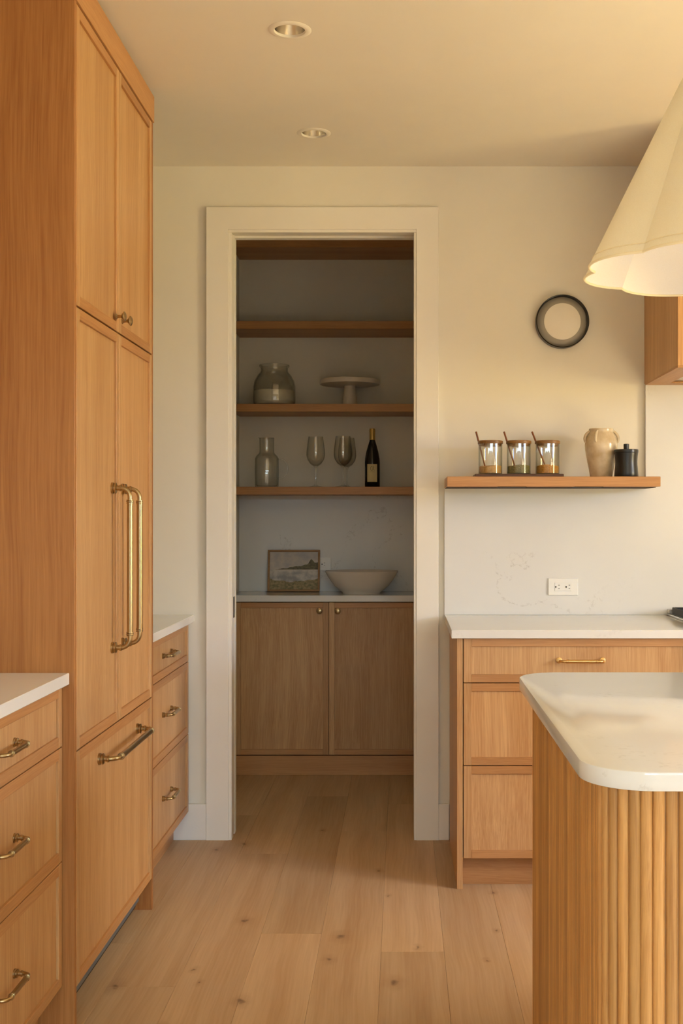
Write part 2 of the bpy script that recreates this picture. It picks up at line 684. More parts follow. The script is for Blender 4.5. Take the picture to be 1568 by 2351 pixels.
def pierced(axis, at0, at1, lo, hi, holes, zlo, zhi):
    m = MB()

    def b(u0, u1, z0, z1):
        if u1 - u0 < .001 or z1 - z0 < .001:
            return
        if axis == 'x':
            m.box(at0, at1, u0, u1, z0, z1)
        else:
            m.box(u0, u1, at0, at1, z0, z1)
    u = lo
    for a, c in holes:
        b(u, a, 0, CEIL)
        b(a, c, 0, zlo)
        b(a, c, zhi, CEIL)
        u = c
    b(u, hi, 0, CEIL)
    return m


struct(pierced('x', ROOM_R, ROOM_R + .12, ROOM_F - .12, WALL, SIDE_WINDOWS, .92, 2.30).build('wall_right', WALLM))
struct(pierced('y', ROOM_F - .12, ROOM_F, LEFT - .12, ROOM_R + .12, PANES, .06, 2.25).build('wall_front', WALLM))
wi = 1
for a, b in SIDE_WINDOWS:
    m = MB()
    X0, X1 = ROOM_R + .03, ROOM_R + .08
    m.box(X0, X1, a, a + .05, .92, 2.30).box(X0, X1, b - .05, b, .92, 2.30).box(X0, X1, a, b, .92, .97).box(X0, X1, a, b, 2.25, 2.30)
    m.box(X0, X1, (a + b) / 2 - .02, (a + b) / 2 + .02, .92, 2.3)
    struct(m.build('window_%d' % wi, TRIM))
    wi += 1
for a, b in PANES:
    m = MB()
    Y0, Y1 = ROOM_F - .08, ROOM_F - .03
    m.box(a, a + .06, Y0, Y1, .06, 2.25).box(b - .06, b, Y0, Y1, .06, 2.25).box(a, b, Y0, Y1, .06, .14).box(a, b, Y0, Y1, 2.18, 2.25)
    struct(m.build('window_%d' % wi, TRIM))
    wi += 1

# pantry shell
struct(MB().box(PL - .12, PR + .12, PB, PB + .12, 0, CEIL).build('wall_pantry_back', WALLM))
struct(MB().box(PL - .12, PL, WALL + WT, PB, 0, CEIL).build('wall_pantry_left', WALLM))
struct(MB().box(PR, PR + .12, WALL + WT, PB, 0, CEIL).build('wall_pantry_right', WALLM))

# door casing, jambs and pocket door
CY = WALL - .018
struct(MB().prism([(-.793, 0), (-.703, 0), (-.703, 2.480), (.060, 2.480), (.060, 0), (.150, 0), (.150, 2.570), (-.793, 2.570)], CY, WALL, bev=.0012, swap='xz')
       .build('trim_1', TRIM), 'white flat casing around the pantry doorway')
m = MB()
for (ya, yb) in ((CY + .004, 4.843), (4.893, 4.930)):
    m.box(-.703, -.690, ya, yb, 0, 2.467, bev=.001)
    m.box(-.703, .060, ya, yb, 2.4675, 2.4803, bev=.001)
m.box(.050, .060, CY + .004, 4.930, 0, 2.467, bev=.001)
struct(m.build('trim_2', TRIM), 'white split jamb of the pocket doorway')
pd = struct(MB().box(-1.40, -.6912, 4.848, 4.888, .012, 2.478, bev=.001).build('door_1', TRIM), 'white pocket door slid into the wall')
MB().box(-.6925, -.6902, 4.851, 4.885, .898, .984, bev=.0005).build('edge_pull', BLACK, pd, label='black edge pull')
struct(MB().box(LEFT, -.793, WALL - .016, WALL, 0, .147, bev=.002).build('baseboard_left', TRIM))
struct(MB().box(.150, .193, WALL - .016, WALL, 0, .147, bev=.002).build('baseboard_right', TRIM))


# ------------------------------------------------------------------ cabinet fronts and handles
def front(root, name, plane, u0, u1, z0, z1, face, thick=.02, st=.028, rec=.007, facing='x', inward=-1, rails='Y'):
    """shaker front: recessed panel (the part) with stiles and rails (sub-parts).
    facing 'x': face plane is x=face, u runs along y. facing 'y': face plane y=face, u runs along x.
    inward is the sign of the direction into the cabinet."""
    def bx(m, a, b, c, d, f0, f1, bev=.001):
        lo, hi = min(f0, f1), max(f0, f1)
        if facing == 'x':
            m.box(lo, hi, a, b, c, d, bev=bev)
        else:
            m.box(a, b, lo, hi, c, d, bev=bev)
        return m
    rm = OAK_Y if facing == 'x' else OAK_X
    pn = bx(MB(), u0 + st - .006, u1 - st + .006, z0 + st - .006, z1 - st + .006, face + inward * rec, face + inward * thick, 0).build(name, OAK_V, root)
    for a, b in ((u0, u0 + st), (u1 - st, u1)):
        bx(MB(), a, b, z0, z1, face, face + inward * (thick + .001)).build('stile', OAK_V, pn)
    for a, b in ((z0, z0 + st), (z1 - st, z1)):
        bx(MB(), u0 + st, u1 - st, a, b, face, face + inward * (thick + .001)).build('rail', rm, pn)
    return pn


def pull(parent, p1, p2, out, stand, rb, re, ros, mat, collar=True, elbow=None):
    """bar pull: two rosettes and posts with elbows, thicker grip between"""
    p1, p2, out = Vector(p1), Vector(p2), Vector(out).normalized()
    d = (p2 - p1).normalized()
    L = (p2 - p1).length
    er = elbow or stand * 0.45
    m = MB()
    for p, s in ((p1, d), (p2, -d)):
        m.lathe([(0, 0), (ros, 0), (ros, ros * .35), (ros * .82, ros * .45), (ros * .82, ros * .6), (ros * .95, ros * .66), (ros * .95, ros * .8), (re * 1.15, ros * .95),
                 (re * 1.15, stand * .42), (re * 1.45, stand * .44), (re * 1.45, stand * .54), (re, stand * .56), (0, stand * .56)], p, out, 20)
        pts = [p + out * (stand * .5)]
        for k in range(9):
            a = .5 * PI * k / 8
            pts.append(p + out * (stand - er + er * math.sin(a)) + s * (er - er * math.cos(a)))
        pts.append(p + out * stand + s * (er + rb * 1.2))
        m.tube(pts, re, 14)
        e = p + out * stand + s * (er + rb * .9)
        if collar:
            m.lathe([(0, 0), (rb * 1.18, 0), (rb * 1.18, rb * .25), (rb * .95, rb * .35), (rb * 1.22, rb * .5), (rb * 1.22, rb * .8), (rb * .95, rb * .9), (rb * 1.15, rb), (rb * 1.15, rb * 1.3), (0, rb * 1.3)], e, s, 20)
    a = p1 + out * stand + d * (er + rb * 1.0)
    b = p2 + out * stand - d * (er + rb * 1.0)
    m.tube([a, b], rb, 18)
    return m.build('handle', mat, parent, smooth=True, angle=40)


def knob(parent, p, out, r, mat, h=.026):
    MB().lathe([(0, 0), (r * .62, 0), (r * .62, r * .14), (r * .36, r * .35), (r * .30, h * .5), (r * .5, h * .62), (r, h * .80), (r * .97, h * .90), (r * .6, h), (0, h * 1.04)],
               p, out, 24).build('knob', mat, parent, smooth=True, angle=45)


# ------------------------------------------------------------------ tall refrigerator wall
FX = -.834
Y0, Y1 = 3.012, 3.963
su = thing('cabinet_surround', (-1.16, 3.49, 0), 'tall oak surround with side panels and crown board enclosing the refrigerator', 'cabinet')
MB().box(LEFT + .002, FX, Y0, Y0 + .019, 0, 2.634, bev=.0008).build('side_panel', OAK_SHADED, su)
MB().box(LEFT + .002, FX, Y1 - .019, Y1, 0, 2.634, bev=.0008).build('side_panel', OAK_SHADED, su)
MB().box(LEFT + .002, FX + .004, Y0 - .002, Y1 + .002, 2.6345, 2.722, bev=.001).build('crown_board', OAK_Y, su)
MB().box(LEFT + .002, FX - .012, Y0 + .02, Y1 - .02, 2.7225, CEIL - .001).build('scribe_strip', OAK_Y, su)
ya, yb = Y0 + .021, Y1 - .021
ym = (ya + yb) / 2
uc = thing('upper_cabinet', (-1.16, 3.49, 1.856), 'two-door oak cabinet built in above the refrigerator', 'cabinet')
MB().box(LEFT + .005, FX - .0225, ya, yb, 1.857, 2.632).build('body', GAP, uc)
for a, b, kp in ((ya, ym - .0015, 3.432), (ym + .0015, yb, 3.537)):
    dr = front(uc, 'door', 'x', a, b, 1.8565, 2.630, FX, st=.028)
    knob(dr, (FX, kp + (.014 if kp < ym else -.012), 1.897), (1, 0, 0), .0145, BRASS, .030)
rf = thing('refrigerator', (-1.16, 3.49, 0), 'oak-panelled refrigerator with two tall doors, freezer drawer and brass bar handles', 'refrigerator')
MB().box(LEFT + .005, FX - .0225, ya, yb, .107, 1.852).build('body', GAP, rf)
for a, b, hp in ((ya, ym - .0015, 3.427), (ym + .0015, yb, 3.552)):
    dr = front(rf, 'door', 'x', a, b, .7125, 1.8515, FX)
    pull(dr, (FX - .007, hp, 1.396), (FX - .007, hp, .933), (1, 0, 0), .053, .0088, .0066, .0165, BRASS, elbow=.026)
dr = front(rf, 'freezer_drawer', 'x', ya, yb, .106, .7085, FX)
pull(dr, (FX - .007, 3.282, .640), (FX - .007, 3.752, .640), (1, 0, 0), .053, .0088, .0066, .0165, BRASS, elbow=.026)
tg = MB().box(-1.2, -.877, ya, yb, .030, .105, bev=.001).build('toe_grille', KICK, rf)
MB().box(-1.2, -.888, ya, yb, .010, .0295, bev=.001).build('lower_lip', SLOT, tg)

# ------------------------------------------------------------------ left base cabinets
LX = -.864
LEVELS = [(.7285, .883), (.4365, .7255), (.118, .4335)]


def left_cabinet(y0, y1, label):
    r = thing('drawer_cabinet', (-1.17, (y0 + y1) / 2, 0), label, 'cabinet')
    MB().box(LEFT + .003, LX - .0225, y0, y1, .115, .883).build('body', GAP, r)
    MB().box(LEFT + .003, -.925, y0, y1, 0, .1145).build('toe_kick', OAK_Y, r)
    yc = (y0 + y1) / 2
    for z0, z1 in LEVELS:
        d = front(r, 'drawer', 'x', y0 + .002, y1 - .002, z0, z1, LX)
        zc = (z0 + z1) / 2 + (.0 if z1 > .8 else .01)
        pull(d, (LX - .007, yc - .0765, zc), (LX - .007, yc + .0765, zc), (1, 0, 0), .036, .0062, .0047, .0105, BRASS)
    return r


left_cabinet(2.150, 3.008, 'oak three-drawer base cabinet on the near side of the refrigerator')
left_cabinet(3.968, 4.790, 'oak three-drawer base cabinet between refrigerator and doorway wall')
tag(MB().box(LEFT, -.846, 2.12, 3.009, .885, .915, bev=.002).build('countertop', QUARTZ, at=(-1.16, 2.5, .885)),
    'white quartz countertop in the foreground, left of the refrigerator panel', 'countertop')
tag(MB().box(LEFT, -.843, 3.967, 4.807, .885, .915, bev=.002).build('countertop', QUARTZ, at=(-1.16, 4.4, .885)),
    'white quartz countertop between refrigerator and doorway wall', 'countertop')

# ------------------------------------------------------------------ right base cabinets, countertop, backsplash
RY = 4.165
RX0 = .195
r = thing('drawer_cabinet', (.62, 4.45, 0), 'oak three-drawer base cabinet under the right countertop, by the doorway', 'cabinet')
MB().box(RX0, RX0 + .0205, RY, 4.805, 0, .884, bev=.0008).build('end_panel', OAK_V, r)
MB().box(RX0 + .0215, 1.050, RY + .0225, 4.805, .105, .884).build('body', GAP, r)
MB().box(RX0 + .021, 1.050, RY + .055, RY + .075, 0, .1045, bev=.001).build('toe_kick', OAK_X, r)
for z0, z1 in [(.7285, .883), (.4365, .7255), (.108, .4335)]:
    d = front(r, 'drawer', 'y', RX0 + .0235, 1.049, z0, z1, RY, facing='y', inward=1)
    zc = (z0 + z1) / 2
    pull(d, (.556, RY + .007, zc), (.709, RY + .007, zc), (0, -1, 0), .036, .0060, .0046, .0105, BRASS_L)
r2 = thing('drawer_cabinet', (1.46, 4.45, 0), 'oak base cabinet under the gas rangetop at the right edge', 'cabinet')
MB().box(1.052, 1.86, RY + .0225, 4.805, .105, .700).build('body', GAP, r2)
MB().box(1.052, 1.86, RY + .055, RY + .075, 0, .1045, bev=.001).build('toe_kick', OAK_X, r2)
for z0, z1 in [(.4365, .70), (.108, .4335)]:
    d = front(r2, 'drawer', 'y', 1.053, 1.859, z0, z1, RY, facing='y', inward=1)
    pull(d, (1.38, RY + .007, (z0 + z1) / 2), (1.533, RY + .007, (z0 + z1) / 2), (0, -1, 0), .036, .0060, .0046, .0105, BRASS_L)
ct = MB().prism([(.1755, 4.145), (1.070, 4.145), (1.070, 4.79), (.1755, 4.79)], .8855, .915, bev=.002)
tag(ct.build('countertop', QUARTZ, at=(.62, 4.45, .8855)), 'white quartz countertop below the floating shelf, right of the doorway', 'countertop')
bs = MB().prism([(.174, .9155), (1.95, .9155), (1.95, 1.852), (.990, 1.852), (.990, 1.4275), (.174, 1.4275)], 4.790, 4.8095, swap='xz')
tag(bs.build('backsplash', QUARTZ_H, at=(1.0, 4.80, .9155)), 'white veined quartz slab backsplash behind the right countertop', 'backsplash')

# rangetop
rt = thing('rangetop', (1.45, 4.47, .70), 'stainless gas rangetop with black cast iron grates at right edge', 'stove')
MB().box(1.0735, 1.838, 4.12, 4.775, .702, .922, bev=.003).build('body', STEEL, rt)
MB().box(1.0735, 1.838, 4.740, 4.776, .9225, .940, bev=.002).build('back_trim', STEEL, rt)
for gx in (1.082, 1.336, 1.590):
    m = MB()
    for x in (gx, gx + .240):
        m.box(x - .006 + (.006 if x == gx else 0), x + .006, 4.17, 4.725, .9235, .951, bev=.002)
    for y in (4.176, 4.31, 4.447, 4.585, 4.719):
        m.box(gx, gx + .240, y - .005, y + .005, .934, .951, bev=.002)
    m.box(gx + .115, gx + .126, 4.17, 4.725, .934, .951, bev=.002)
    m.build('grate', IRON, rt)
    for y in (4.31, 4.585):
        MB().lathe([(0, .9225), (.045, .9225), (.045, .928), (.03, .930), (.03, .933), (0, .933)], (gx + .12, y, 0), seg=20).build('burner', IRON, rt, smooth=True)
for k in range(4):
    MB().lathe([(0, 0), (.022, 0), (.022, .012), (.018, .03), (0, .03)], (1.2 + k * .17, 4.12, .80), (0, -1, 0), 20).build('control_knob', BLACK, rt, smooth=True)

# range hood
HX0, HX1, HY, HZ = .988, 1.95, 4.226, 1.853
hd = thing('range_hood', (1.47, 4.5, HZ), 'oak-clad range hood above the rangetop, half behind the pendant shade', 'hood')
MB().box(HX0, HX0 + .02, HY + .02, 4.8095, HZ + .001, CEIL - .002, bev=.001).build('side_panel', OAK_V, hd)
MB().box(HX1 - .02, HX1, HY + .02, 4.8095, HZ + .001, CEIL - .002, bev=.001).build('side_panel', OAK_V, hd)
fp = MB().box(HX0 + .026, HX1 - .026, HY + .007, HY + .0195, HZ + .026, CEIL - .03).build('front_panel', OAK_V, hd)
for a, b in ((HX0, HX0 + .03), (HX1 - .03, HX1)):
    MB().box(a, b, HY, HY + .0195, HZ + .001, CEIL - .002, bev=.001).build('stile', OAK_V, fp)
for a, b in ((HZ + .001, HZ + .032), (CEIL - .035, CEIL - .002)):
    MB().box(HX0 + .03, HX1 - .03, HY, HY + .0195, a, b, bev=.001).build('rail', OAK_X, fp)
un = MB()
un.box(HX0 + .0, HX0 + .085, HY, 4.79, HZ - .006, HZ + .0005).box(HX1 - .085, HX1, HY, 4.79, HZ - .006, HZ + .0005)
un.box(HX0 + .085, HX1 - .085, HY, HY + .085, HZ - .006, HZ + .0005).box(HX0 + .085, HX1 - .085, 4.715, 4.79, HZ - .006, HZ + .0005)
un.build('underside_lip', OAK_Y, hd)
MB().box(HX0 + .087, HX1 - .087, HY + .087, 4.713, HZ + .002, HZ + .012, bev=.002).build('vent_insert', STEEL, hd)

# floating shelf
SZ = 1.467
sh = thing('floating_shelf', (.58, 4.66, 1.428), 'thick oak floating shelf on the backsplash wall, right of the doorway', 'shelf')
MB().box(.174, .990, 4.515, 4.7895, 1.4285, SZ, bev=.0015).build('board', OAK_X, sh)
for x in (.37, .665):
    MB().box(x, x + .11, 4.535, 4.60, 1.4262, 1.4284, bev=.0005).build('under_plate', SLOT, sh)
MB().box(.176, .990, 4.60, 4.7895, 1.4268, 1.4284).build('bottom_strip', GAP, sh)

# ------------------------------------------------------------------ items on the floating shelf
tr = tag(MB().box(.284, .628, 4.570, 4.690, SZ + .0003, SZ + .0118, bev=.002).build('serving_board', DARKWOOD, at=(.456, 4.63, SZ)),
         'narrow dark wood board carrying three spice jars', 'board')
TZ = SZ + .0121
SP = [('ground ginger-coloured', srgb(222, 178, 108), srgb(200, 150, 80), 'pale brown powder, leftmost of three', .034),
      ('green', srgb(150, 140, 84), srgb(104, 98, 56), 'green dried herbs, middle of three', .036),
      ('golden', srgb(222, 164, 72), srgb(190, 128, 44), 'golden orange powder, rightmost of three', .037)]
for (x, (nm, c1, c2, txt, hh), (tx, tz, bx_, bz)) in zip((.348, .459, .5717), SP,
        ((-.0565, .168, -.023, .036), (-.0580, .168, -.017, .037), (-.0610, .168, -.0105, .040))):
    R, H = .0465, .1185
    j = thing('spice_jar', (x, 4.63, TZ), 'glass jar with wooden lid holding ' + txt + ' on the shelf', 'jar', 'spice jars on the dark board')
    MB().lathe([(0, 0), (R - .002, 0), (R, .002), (R, H), (R - .0022, H), (R - .0022, .004), (R - .004, .003), (0, .003)], (x, 4.63, TZ), seg=48).build('glass_body', GLASS, j, smooth=True, angle=50)
    rr = R - .0026
    m = MB()
    t = bmesh.new()
    seg = 32
    ctr = t.verts.new((x, 4.63, TZ + hh + .002))
    top, bot = [], []
    for i in range(seg):
        a = 2 * PI * i / seg
        z = hh + .003 * math.sin(a * 2 + x * 9) - .003
        top.append(t.verts.new((x + rr * math.cos(a), 4.63 + rr * math.sin(a), TZ + z)))
        bot.append(t.verts.new((x + rr * math.cos(a), 4.63 + rr * math.sin(a), TZ + .0042)))
    for i in range(seg):
        k = (i + 1) % seg
        t.faces.new([bot[i], bot[k], top[k], top[i]])
        t.faces.new([top[i], top[k], ctr])
    t.faces.new(list(reversed(bot)))
    m._merge(t)
    m.build('contents', spice('spice_' + nm.replace(' ', '_'), c1, c2), j, smooth=True)
    MB().lathe([(0, H - .008), (R - .004, H - .008), (R - .004, H + .0005), (R + .003, H + .0005), (R + .003, H + .011), (R + .001, H + .013), (0, H + .013)], (x, 4.63, TZ), seg=60, cap=lambda a: .0335 if abs(a - PI) < .16 else 1).build('lid', LIDWOOD, j, smooth=True)
    s = thing('spoon', (x + bx_, 4.629, TZ + .02), 'slim wooden spoon leaning out of the spice jar with ' + txt, 'spoon', 'wooden spoons in the spice jars')
    P0, P1 = Vector((x + bx_ + .003, 4.629, TZ + bz - .010)), Vector((x + tx, 4.629, TZ + tz))
    MB().tube([P0, P0.lerp(P1, .5), P0.lerp(P1, .985), P1], [.0030, .0034, .0038, .0026], 10).build('stem', SPOONWOOD, s, smooth=True)
    MB().lathe([(0, -.004), (.006, -.003), (.009, 0), (.007, .002), (0, .001)], P0, P1 - P0, 14, sx=.8).build('scoop', SPOONWOOD, s, smooth=True)

vz = SZ + .0003
v = thing('stoneware_crock', (.788, 4.665, vz), 'glazed beige stoneware crock with small lug handles', 'vase')
prof = [(0, 0), (.040, 0), (.043, .003), (.048, .03), (.057, .075), (.0635, .112), (.0645, .130), (.062, .148), (.054, .168), (.0475, .178), (.046, .184), (.0485, .190), (.047, .193),
        (.042, .192), (.041, .182), (.048, .168), (.058, .145), (.060, .125), (.050, .06), (.04, .008), (0, .006)]
MB().lathe(prof, (.788, 4.665, vz), seg=48).build('body', STONE, v, smooth=True, angle=60)
for a in (-172, -118, -10, 60):
    a = math.radians(a)
    c, s = math.cos(a), math.sin(a)
    pts = []
    for k in range(9):
        u = k / 8
        z = .182 - .044 * u
        rr = (.047 + (.0625 - .047) * u) + .012 * math.sin(PI * u) ** .7 * (1 - .25 * u)
        pts.append((.788 + c * rr, 4.665 + s * rr, vz + z))
    MB().tube(pts, [.005, .0055, .006, .006, .006, .006, .0055, .005, .004], 10).build('lug_handle', STONE, v, smooth=True)
b = thing('salt_cellar', (.874, 4.595, vz), 'black waisted lidded pot with square knob beside the crock', 'pot')
MB().lathe([(0, 0), (.0455, 0), (.0465, .002), (.0455, .02), (.0432, .045), (.0428, .06), (.0440, .080), (.0455, .0925), (.0455, .0935), (0, .0935)], (.874, 4.595, vz), seg=48).build('body', BLACK, b, smooth=True)
MB().lathe([(0, .0938), (.0445, .0938), (.0465, .0955), (.0465, .105), (.045, .107), (0, .107)], (.874, 4.595, vz), seg=48).build('lid', BLACK, b, smooth=True)
MB().lathe([(0, .1072), (.0105, .1072), (.0108, .1275), (.0095, .1288), (0, .1288)], (.874, 4.595, vz), seg=24).build('knob', BLACK, b, smooth=True)


# ------------------------------------------------------------------ outlets
def outlet(cx, cz, y, label):
    o = thing('wall_outlet', (cx, y, cz), label, 'outlet')
    MB().box(cx - .061, cx + .061, y - .006, y, cz - .0345, cz + .0345, bev=.0025).build('cover_plate', PLATE, o)
    MB().box(cx - .034, cx + .034, y - .0075, y - .0055, cz - .0170, cz + .0170, bev=.0008).build('receptacle', PLATE, o)
    for dx in (-.022, .020):
        for q in ((dx - .008, 0, .0032), ):
            MB().lathe([(0, 0), (q[2], 0), (q[2], .0012), (0, .0012)], (cx + q[0], y - .0072, cz), (0, -1, 0), 12).build('ground_hole', SLOT, o)
        MB().box(cx + dx + .002, cx + dx + .008, y - .0084, y - .0070, cz + .006, cz + .0078).build('slot', SLOT, o)
        MB().box(cx + dx + .002, cx + dx + .008, y - .0084, y - .0070, cz - .0078, cz - .006).build('slot', SLOT, o)
    return o


outlet(.654, 1.029, 4.7895, 'white horizontal outlet on the quartz backsplash above the right countertop')
outlet(-.437, 1.060, PB - .0125, 'white horizontal outlet on the pantry wall behind picture and bowl')

# round wall fixture
wl = thing('wall_light', (.651, WALL, 2.104), 'round black-rimmed wall light with grey dish and cream centre', 'wall light')
wc = (.651, WALL, 2.104)
MB().lathe([(.104, .001), (.1075, .001), (.1075, .036), (.106, .0372), (.1035, .036), (.1015, .010), (.104, .001)], wc, (0, -1, 0), 72).build('rim', BLACK, wl, smooth=True)
MB().lathe([(0, .002), (.1035, .006), (.1030, .010), (.078, .027), (.0745, .027), (.06, .004)], wc, (0, -1, 0), 72).build('dish', GREYMET, wl, smooth=True)
MB().lathe([(.0742, .012), (.0742, .028), (.072, .0295), (0, .030)], wc, (0, -1, 0), 64).build('diffuser', CEILM, wl, smooth=True)

# ------------------------------------------------------------------ island
IX0, IX1, IY0, IY1 = .322, 1.45, 1.878, 2.982
isl = thing('kitchen_island', (.9, 2.43, 0), 'island base clad in rounded vertical oak slats', 'island')
ir = .078
MB().prism(rrect(IX0 + .008, IX1, IY0 + .008, IY1 - .008, ir - .008, corners=(1, 0, 0, 1)), 0, .884).build('core', OAK_V, isl)
pitch, sr = .0206, .0099
slat = MB()
poly = [(sr * math.sin(a), -.0085 * math.cos(a)) for a in [(-.5 + i / 8) * PI for i in range(9)]] + [(sr, .006), (-sr, .006)]
slat.prism(poly, .002, .8835)
s0 = slat.build('slat', OAK_SLAT, isl, smooth=True, angle=50, at=(0, 0, 0))
path = []      # (x, y, angle of outward normal relative to -Y)
L1 = IX1 - (IX0 + ir)
n = int(L1 / pitch)
for i in range(n):                                   # front face, facing the camera
    path.append((IX0 + ir + pitch * (i + .5), IY0 + .0085, 0))
arc = .5 * PI * ir
na = round(arc / pitch)
for i in range(na):
    a = .5 * PI * (i + .5) / na
    path.append((IX0 + ir - (ir - .0085) * math.sin(a), IY0 + ir - (ir - .0085) * math.cos(a), -a))
L2 = IY1 - IY0 - 2 * ir
n = round(L2 / pitch)
for i in range(n):
    path.append((IX0 + .0085, IY0 + ir + L2 * (i + .5) / n, -.5 * PI))
for i in range(na):
    a = .5 * PI * (i + .5) / na
    path.append((IX0 + ir - (ir - .0085) * math.cos(a), IY1 - ir + (ir - .0085) * math.sin(a), -.5 * PI - a))
n = int(L1 / pitch)
for i in range(n):
    path.append((IX0 + ir + pitch * (i + .5), IY1 - .0085, PI))
io = ORIG[isl.name]
for k, (x, y, a) in enumerate(path):
    if k == 0:
        o = s0
    else:
        o = s0.copy()
        C.objects.link(o)
        o.parent = isl
    o.location = Vector((x, y, 0)) - io
    o.rotation_euler = (0, 0, a)
it = MB().prism(rrect(.291, 1.48, 1.837, 3.022, .108, seg=16, corners=(1, 0, 0, 1)), .8845, .915, bev=.0025)
tag(it.build('island_countertop', QUARTZ, at=(.9, 2.43, .8845), smooth=True, angle=30), 'white quartz island top with rounded corners, foreground right', 'countertop')

# ------------------------------------------------------------------ pendant lamp
PC = (.66, 2.44)
PZ0, PH = 1.822, .44
pn = thing('pendant_lamp', (PC[0], PC[1], PZ0), 'large scalloped cream fabric pendant shade above the island', 'lamp')
LOBES, SEG = 8, 14
rc, rp = .260, .288
phase = math.radians(180 - 4.25)


def lobe_r(i):
    u = (i % SEG) / SEG
    th = (u - .5) * 2 * PI / LOBES
    # arc through cusps at radius rc bulging to rp
    a = rc * math.cos(PI / LOBES)
    hw = rc * math.sin(PI / LOBES)
    bul = rp - a
    R = (hw * hw + bul * bul) / (2 * bul)
    cc = rp - R
    b = cc * math.cos(th)
    return b + math.sqrt(max(R * R - (cc * math.sin(th)) ** 2, 0))


def shade_ring(z, inset=0.0):
    k = 1 - (z - PZ0) / PH * .79
    out = []
    for i in range(LOBES * SEG):
        a = phase + 2 * PI * i / (LOBES * SEG)
        rr = (lobe_r(i) - inset) * k
        out.append((PC[0] + rr * math.cos(a), PC[1] + rr * math.sin(a), z))
    return out


def shade(inset, name, mat, z0):
    m = MB()
    zs = [z0 + (PZ0 + PH - z0) * i / 6 for i in range(7)]
    vs, fs = [], []
    N = LOBES * SEG
    for z in zs:
        vs += shade_ring(z, inset)
    for i in range(6):
        for j in range(N):
            k = (j + 1) % N
            fs.append((i * N + j, i * N + k, (i + 1) * N + k, (i + 1) * N + j))
    m.raw(vs, fs)
    return m.build(name, mat, pn, smooth=True, angle=28)


shade(0, 'shade', FABRIC, PZ0)
shade(.0025, 'lining', LINING, PZ0 + .001)
ring = shade_ring(PZ0, .001)
MB().tube(ring + [ring[0]], .0028, 8).build('piping', PIPING, pn, smooth=True)
ring = shade_ring(PZ0 + .018, -.0008)
MB().tube(ring + [ring[0]], .0010, 6).build('hem_seam', PIPING, pn, smooth=True)
MB().tube([(PC[0], PC[1], PZ0 + PH - .02), (PC[0], PC[1], CEIL - .02)], .006, 12).build('rod', BRASS, pn, smooth=True)
MB().lathe([(0, PZ0 + PH - .03), (.058, PZ0 + PH - .008), (.06, PZ0 + PH + .002), (.02, PZ0 + PH + .02), (0, PZ0 + PH + .03)], (PC[0], PC[1], 0), seg=32).build('cap', BRASS, pn, smooth=True)
MB().lathe([(0, CEIL - .028), (.05, CEIL - .022), (.06, CEIL - .001), (0, CEIL - .001)], (PC[0], PC[1], 0), seg=32).build('canopy', BRASS, pn, smooth=True)
MB().lathe([(0, 2.13), (.018, 2.13), (.018, 2.235), (0, 2.235)], (PC[0], PC[1], 0), seg=20).build('socket', BRASS, pn, smooth=True)
MB().lathe([(0, 2.02), (.02, 2.03), (.03, 2.055), (.027, 2.085), (.015, 2.115), (.013, 2.13), (0, 2.13)], (PC[0], PC[1], 0), seg=24).build('bulb', PLATE, pn, smooth=True)

# ------------------------------------------------------------------ recessed ceiling lamps
for (cx, cy), lb in zip(CANS, ('recessed round ceiling light nearer the camera', 'recessed round ceiling light close to the doorway wall')):
    cn = thing('recessed_light', (cx, cy, CEIL), lb, 'ceiling light', 'recessed lights in the ceiling')
    MB().lathe([(.0455, .012), (.0445, .002), (.046, -.0035), (.050, -.0042), (.058, -.003), (.0635, -.0004), (.0635, .0), (.0495, .0), (.0495, .012)], (cx, cy, CEIL), seg=56, closed=True).build('trim_ring', CEILM, cn, smooth=True)
    MB().lathe([(.0449, .001), (.043, .02), (.036, .06), (.027, .085), (.0268, .0855)], (cx, cy, CEIL), seg=56).build('reflector', REFLECT, cn, smooth=True)
    MB().lathe([(.0275, .084), (.024, .080), (.012, .075), (0, .0735)], (cx, cy, CEIL), seg=32).build('lens', PLATE, cn, smooth=True)

# ------------------------------------------------------------------ pantry
PY = 6.0
pc = thing('pantry_cabinet', (-.37, 6.15, 0), 'two-door oak base cabinet at the back of the pantry', 'cabinet')
MB().box(PL + .002, PR - .002, PY + .0225, PB - .002, .10, .880).build('body', GAP, pc)
MB().box(PL + .002, PR - .002, PY + .006, PY + .03, 0, .0985, bev=.001).build('plinth', OAK_X, pc)
for a, b, kx in ((-.845, -.3710, -.4165), (-.3690, .105, -.3236)):
    d = front(pc, 'door', 'y', a, b, .104, .878, PY, facing='y', inward=1)
    knob(d, (kx, PY + .007, .835), (0, -1, 0), .0155, BRASS, .026)
for a, b in ((PL + .002, -.847), (.107, PR - .002)):
    MB().box(a, b, PY, PY + .02, .104, .878, bev=.0005).build('filler_strip', OAK_V, pc)
tag(MB().box(PL + .001, PR - .001, PY - .018, PB - .001, .882, .915, bev=.002).build('countertop', QUARTZ, at=(-.37, 6.15, .882)),
    'pale quartz countertop in the dim pantry', 'countertop')
tag(MB().box(PL + .001, PR - .001, PB - .012, PB - .0005, .9155, 1.426).build('backsplash', QUARTZ_H, at=(-.37, PB, .9155)),
    'veined quartz backsplash in the pantry behind picture and bowl', 'backsplash')
SHY = 6.03
